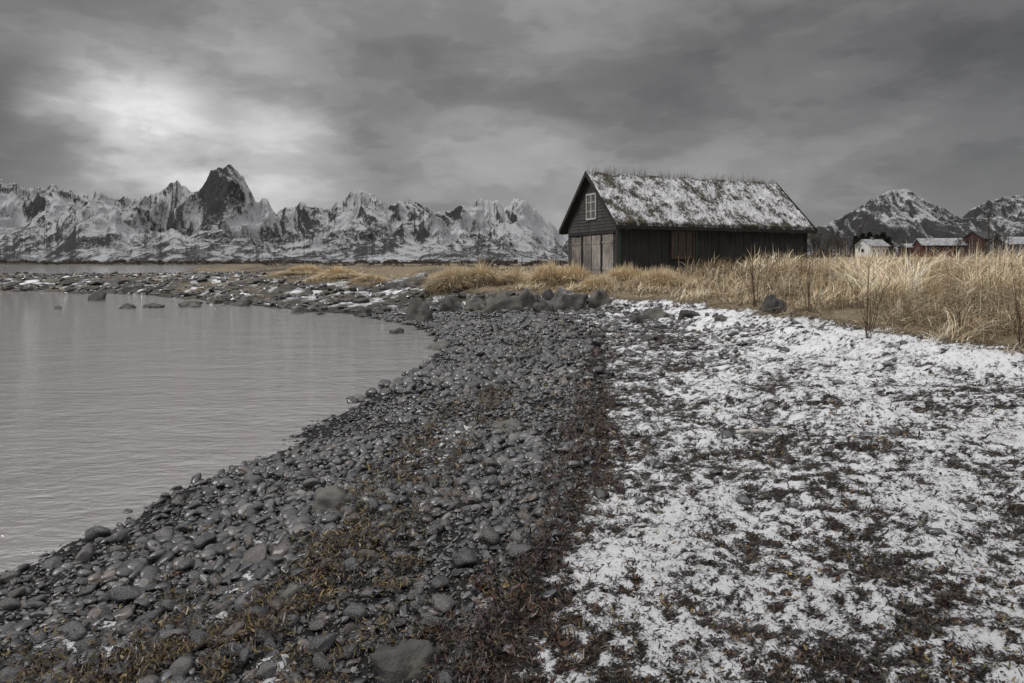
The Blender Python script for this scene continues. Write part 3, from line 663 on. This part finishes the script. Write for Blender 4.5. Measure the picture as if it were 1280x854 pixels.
tt=ST[rng.integers(0,len(ST),n)]*rng.uniform(.08,.30,(n,1))*np.array([1.,.94,.9])
v,f,t=blades(np.stack([x,yv],-1),zt,h,rng.uniform(.006,.013,n),np.where(eav,-1.57,rng.uniform(-3,0,n)),np.where(eav,1.4,rng.uniform(0,.5,n)),tt,.6)
link('turf_grass',npmesh('turf_grass',v,f,False,t),M['straw'],roof)

# ------------------------------------------------------------ farm houses
def house(name,pxc,pyb,Y,Lw,D,hw,rise,rot,wm,rm,label,cat='house',wins=3,chim=False,doors=1):
    x=(pxc-CX)/FP*Y; z=CZ-(pyb-HY)/FP*Y
    h=empty(name,(x,Y,z),rot); tag(h,label,cat); a=Lw/2; b=D/2
    mb=MB().box(-a,a,-b,b,-2.5,hw)
    P=[(-b,hw+.001),(b,hw+.001),(0,hw+rise)]; mb.loft([(-a,p,q) for p,q in P],[(a,p,q) for p,q in P]); mb.build('wall',wm,h)
    r=MB()
    for s in (-1,1):
        P=[(s*(b+.4),hw-rise*.4/b+.05),(s*.0,hw+rise+.05),(s*.0,hw+rise+.3),(s*(b+.4),hw-rise*.4/b+.3)]
        r.loft([(-a-.4,p,q) for p,q in P],[(a+.4,p,q) for p,q in P])
    ro=r.build('roof',rm,h)
    if chim: MB().box(-.35,.35,-.3,.3,hw+rise-.2,hw+rise+1.0).build('chimney',M['greyh'],ro)
    for i in range(wins):
        c=-a+(i+.5+ (0.15 if doors else 0))*Lw/(wins+ (0.6 if doors else 0)); w=.45
        f=MB().box(c-w,c+w,-b-.06,-b-.01,1.1,2.1).build('window',M['greyh'],h); MB().box(c-w+.1,c+w-.1,-b-.08,-b-.062,1.2,2.0).build('pane',M['dglass'],f)
    if doors: MB().box(a-1.4,a-.5,-b-.06,-b-.01,0,2.05).build('door',M['doord'],h)
    f=MB().box(-a-.06,-a-.01,-.6,.6,1.1,2.3).build('window',M['greyh'],h); MB().box(-a-.08,-a-.062,-.48,.48,1.22,2.18).build('pane',M['dglass'],f)
    return h
house('farmhouse',1090,320,225,8.0,6,3.2,2.0,.35,M['white'],M['roofs'],'small white house with pale roof beside dark evergreens',chim=True)
house('barn',1174,318,215,12.4,6.5,2.8,2.0,-.15,M['red'],M['roofs'],'long red barn with snow dusted roof right of the white house','barn',4)
house('barn',1226,313,245,10.5,7,4.0,2.4,.5,M['dred'],M['roofd'],'dark red barn with dark roof behind the utility pole','barn',3)
house('farmhouse',1272,318,195,12.5,7,2.8,1.9,.1,M['greyh'],M['roofs'],'low grey building with snowy roof at the right edge','house',4)
house('shed',1136,317,225,4.4,3.8,2.0,1.0,.1,M['dred'],M['roofs'],'tiny red shed between the white house and the red barn','shed',1,doors=0)
house('farmhouse',437,330.5,900,11,8,3.5,3,.2,M['white'],M['roofs'],'tiny white house on the far shore below the mountains',wins=2)
house('farmhouse',470,331,950,9,7,3.,3,-.3,M['dred'],M['roofd'],'tiny dark red house on the far shore right of the white one',wins=2)
house('farmhouse',655,332,420,7,5,2.2,1.6,.1,M['white'],M['roofs'],'tiny white house far behind the grass left of the cabin',wins=2)
def pole(px,pyb,Y,H,label):
    x=(px-CX)/FP*Y; z=CZ-(pyb-HY)/FP*Y; p=empty('utility_pole',(x,Y,z)); tag(p,label,'pole')
    MB().tube((0,0,-2),(0,0,H),.2,.13,8).build('pole_shaft',M['bark'],p); MB().box(-1,1,-.09,.09,H-.9,H-.7).build('crossarm',M['bark'],p)
    for q in (-.8,0,.8): MB().tube((q,0,H-.7),(q,0,H-.45),.07,.05,6).build('insulator',M['white'],p)
pole(1236,314,160,8.8,'dark wooden utility pole rising in front of the dark red barn')
pole(82,333,700,9,'tiny utility pole on the far left shore')
for i,px in enumerate((598,616,634,652,672,690)):
    Y=62+i*1.5; x=(px-CX)/FP*Y; zt,_,_=terrain(np.array([x]),np.array([Y]))
    o=MB().tube((0,0,-.2),(random.uniform(-.05,.05),0,1.15),.05,.04,7).build('fence_post',M['bark'],None,True); o.location=(x,Y,float(zt[0]))
    tag(o,'thin wooden fence post in the field left of the cabin','post','fence posts in the field left of the cabin')
def shrub(px,pyb,Y,H,Wd,label,seed,ever=False,nm=None):
    random.seed(seed); x=(px-CX)/FP*Y; zt=CZ-(pyb-HY)/FP*Y
    root=empty(nm or ('evergreen_tree' if ever else 'bare_shrub'),(x,Y,zt)); tag(root,label,'tree' if ever else 'shrub')
    tr=MB(); cr=MB()
    if ever:
        tr.tube((0,0,-1),(0,0,H*.8),.16,.05,7)
        r=np.random.default_rng(seed); n=1500; t=r.random(n)**.8; rad=Wd*.5*(1-t)**.7*(.55+.45*r.random(n))*(1+.25*np.sin(t*40)); a=r.uniform(0,6.28,n)
        V=[];Fc=[]
        for i in range(n):
            c=np.array([math.cos(a[i])*rad[i],math.sin(a[i])*rad[i],H*(.12+.88*t[i])]); s=.22*H/5
            q=r.normal(0,s,(3,3)); q[:,2]*=.6; V+= list(c+q); Fc.append((3*i,3*i+1,3*i+2))
        link('crown',npmesh('crown',V,Fc,False),M['needle'],root)
    else:
        def br(p,d,l,r_,lev,m):
            q=p+d*l; m.tube(p,q,r_,r_*.6,4 if lev<2 else 3)
            if lev>=4: return
            for i in range(3 if lev<3 else 4):
                dd=(d+Vector((random.gauss(0,.42),random.gauss(0,.42),random.gauss(.12,.25)))).normalized()
                br(p.lerp(q,random.uniform(.5,1)),dd,l*random.uniform(.55,.8),r_*.6,lev+1,cr)
        ns=max(3,int(Wd/H*6))
        for i in range(ns):
            p=Vector((random.uniform(-.5,.5)*Wd*.8,random.uniform(-.3,.3)*Wd*.5,-.2)); br(p,Vector((random.gauss(0,.2),random.gauss(0,.2),1)).normalized(),H*.36*random.uniform(.7,1.1),.02*H,0,tr)
        cr.build('crown',M['bark'],root)
    tr.build('trunk',M['bark'],root); return root
shrub(1022,320,75,3.6,2.6,'bare brown shrub beside the right end of the cabin',11)
shrub(1040,320,80,3.9,3.4,'taller bare shrub right of the cabin, second from it',12)
shrub(1058,320,88,3.2,3.2,'bare shrub left of the white house',13)
shrub(1122,318,120,3.0,3,'low bare shrub between the white house and the sheds',14)
shrub(1008,320,90,4.2,2.5,'bare shrub partly behind the cabin corner',15)
shrub(1250,316,120,5.0,5,'bare shrub by the low grey building',16)
shrub(1207,316,150,4.4,4,'bare shrub before the red barn',17)
for i,(px,h) in enumerate(((1070,5.5),(1078,6.6),(1087,6.8),(1096,6.0),(1104,7.0),(1111,5.2))):
    shrub(px,322,260,h+2.6,4.2,['dark evergreen tree leftmost in the row behind the white house','second dark evergreen from the left behind the white house','dark evergreen directly behind the white house roof','fourth dark evergreen behind the white house','tallest dark evergreen at the right of the white house','last dark evergreen at the right end of the row'][i],30+i,True)
r=np.random.default_rng(5)
def thick(n,pa,pb,Ya,Yb,hmax,seed):
    px=r.uniform(pa,pb,n); Y=r.uniform(Ya,Yb,n); X=(px-CX)/FP*Y; hh=hmax*(.25+.75*ss(-.3,.5,fbm(px*.05,px*0,4,seed)))*r.random(n)**.7
    c=np.stack([X,Y,1.2+hh],-1); s=hmax*.16; return (c[:,None]+r.normal(0,1,(n,3,3))*np.array([s*1.3,s,s*.8])).reshape(-1,3)
parts=[thick(16000,-60,720,850,1050,6,1),thick(9000,480,720,480,560,3.6,2),thick(9000,1000,1400,300,380,7.,3),thick(6000,-100,360,1400,1900,11,4),thick(2500,330,560,150,170,1.0,8),thick(2500,560,720,110,130,1.1,9)]
V=np.concatenate(parts); F=np.arange(len(V)).reshape(-1,3)
tag(link('far_thicket',npmesh('far_thicket',V,F,False),M['thick']),'dark low thicket and scrub along the far shore and fields','thicket',kind='stuff')
nx_=400; xs=np.linspace(-2600,100,nx_); ys=np.linspace(820,2300,30); XX,YY2=np.meshgrid(xs,ys,indexing='xy')
ZZ=(ss(820,900,YY2)*ss(2300,2000,YY2))*(3.0+3*fbm(XX/160,YY2/160,4,171))-.8
me=npmesh('far_shore',np.stack([XX,YY2,ZZ],-1),gridfaces(*XX.shape),True)
tag(link('far_shore',me,pmat('far_shore_heath',(.03,.027,.022),(.12,.10,.07),.02,.95,.1,.4,1.)),'low brown far shore below the mountains','shore',kind='structure')

# ------------------------------------------------------------ world
w=bpy.data.worlds.new('World'); bpy.context.scene.world=w; w.use_nodes=True; nt=w.node_tree
bg=nt.nodes['Background']; out=nt.nodes['World Output']
sky=nd(nt,'ShaderNodeTexSky'); sky.sky_type='NISHITA'; sky.sun_disc=False; sky.sun_elevation=math.radians(42); sky.sun_rotation=math.radians(-115)
L(nt,sky.outputs[0],bg.inputs[0]); bg.inputs[1].default_value=.06
tc=nd(nt,'ShaderNodeTexCoord'); sx=nd(nt,'ShaderNodeSeparateXYZ'); L(nt,tc.outputs['Generated'],sx.inputs[0])
def mapped(loc,sc):
    mp=nd(nt,'ShaderNodeMapping'); mp.inputs['Location'].default_value=loc; mp.inputs['Scale'].default_value=sc; L(nt,tc.outputs['Generated'],mp.inputs[0]); return mp.outputs[0]
n1=noise(nt,mapped((.4,1.1,.3),(1.3,1.3,3.4)),1.,4,.45,.1)
n2=noise(nt,mapped((3.1,7.7,1.2),(3.2,3.2,8.0)),1.,12,.54,0)
n4=noise(nt,mapped((5.3,2.2,4.2),(8,8,19)),1.,10,.55,0)
def patch(px,py,k,rad):
    v=Vector(((px-CX)/FP,1,(HY-py)/FP)).normalized(); q=nd(nt,'ShaderNodeVectorMath',operation='DOT_PRODUCT'); L(nt,tc.outputs['Generated'],q.inputs[0]); q.inputs[1].default_value=v
    mr=nd(nt,'ShaderNodeMapRange',interpolation_type='SMOOTHERSTEP'); L(nt,q.outputs['Value'],mr.inputs[0]); mr.inputs[1].default_value=math.cos(math.radians(rad)); mr.inputs[2].default_value=1.; mr.inputs[3].default_value=0; mr.inputs[4].default_value=k; return mr.outputs[0]
b1=ramp(nt,n1,[(.34,.215),(.48,.235),(.58,.255),(.70,.285)])
b2=ramp(nt,n2,[(.36,.74),(.455,.86),(.48,.98),(.54,1.03),(.565,1.16),(.66,1.28)])
b4=ramp(nt,n4,[(.36,.90),(.49,.97),(.53,1.04),(.64,1.09)])
br=math_(nt,'MULTIPLY',math_(nt,'MULTIPLY',b1,b2),b4)
pa=math_(nt,'ADD',math_(nt,'ADD',patch(150,205,1.1,9),patch(360,225,.6,8)),math_(nt,'ADD',patch(620,235,.30,12),patch(240,190,.35,13)))
pa=math_(nt,'MULTIPLY',pa,ramp(nt,n2,[(.40,.45),(.50,.95),(.60,1.35)]))
pa=math_(nt,'ADD',pa,patch(1150,40,-.36,28)); pa=math_(nt,'ADD',pa,patch(10,150,-.40,7)); pa=math_(nt,'ADD',pa,patch(1000,260,.16,15))
hb=nd(nt,'ShaderNodeMapRange',interpolation_type='SMOOTHSTEP'); L(nt,sx.outputs[2],hb.inputs[0]); hb.inputs[1].default_value=.02; hb.inputs[2].default_value=.20; hb.inputs[3].default_value=.22; hb.inputs[4].default_value=0.
pa=math_(nt,'ADD',pa,hb.outputs[0])
br=math_(nt,'MULTIPLY',br,math_(nt,'ADD',pa,1.))
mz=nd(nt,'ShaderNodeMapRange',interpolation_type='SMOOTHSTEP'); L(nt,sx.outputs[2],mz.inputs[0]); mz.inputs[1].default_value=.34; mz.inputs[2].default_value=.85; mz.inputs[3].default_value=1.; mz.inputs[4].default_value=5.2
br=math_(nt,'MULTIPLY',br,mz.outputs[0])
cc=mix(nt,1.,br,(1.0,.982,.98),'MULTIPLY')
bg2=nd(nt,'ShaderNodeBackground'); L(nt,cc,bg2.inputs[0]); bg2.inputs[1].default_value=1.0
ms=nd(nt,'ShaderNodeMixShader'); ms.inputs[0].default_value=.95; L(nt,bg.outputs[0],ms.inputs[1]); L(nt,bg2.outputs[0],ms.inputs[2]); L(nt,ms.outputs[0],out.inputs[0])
sun=bpy.data.lights.new('sun','SUN'); sun.energy=1.5; sun.angle=math.radians(10); sun.color=(1,.975,.94)
so=bpy.data.objects.new('sun',sun); C.objects.link(so)
dirv=Vector((.80,.30,-.80)); so.rotation_euler=dirv.to_track_quat('-Z','Y').to_euler()
cam=bpy.data.cameras.new('camera'); cam.lens=24; cam.sensor_width=36; cam.shift_y=-(427-HY)/1280; cam.clip_end=30000; cam.clip_start=.1
co=bpy.data.objects.new('camera',cam); C.objects.link(co); co.location=(0,0,CZ); co.rotation_euler=(math.radians(90),0,0)
S=bpy.context.scene; S.camera=co; S.view_settings.view_transform='Standard'; S.view_settings.look='None'; S.view_settings.exposure=0
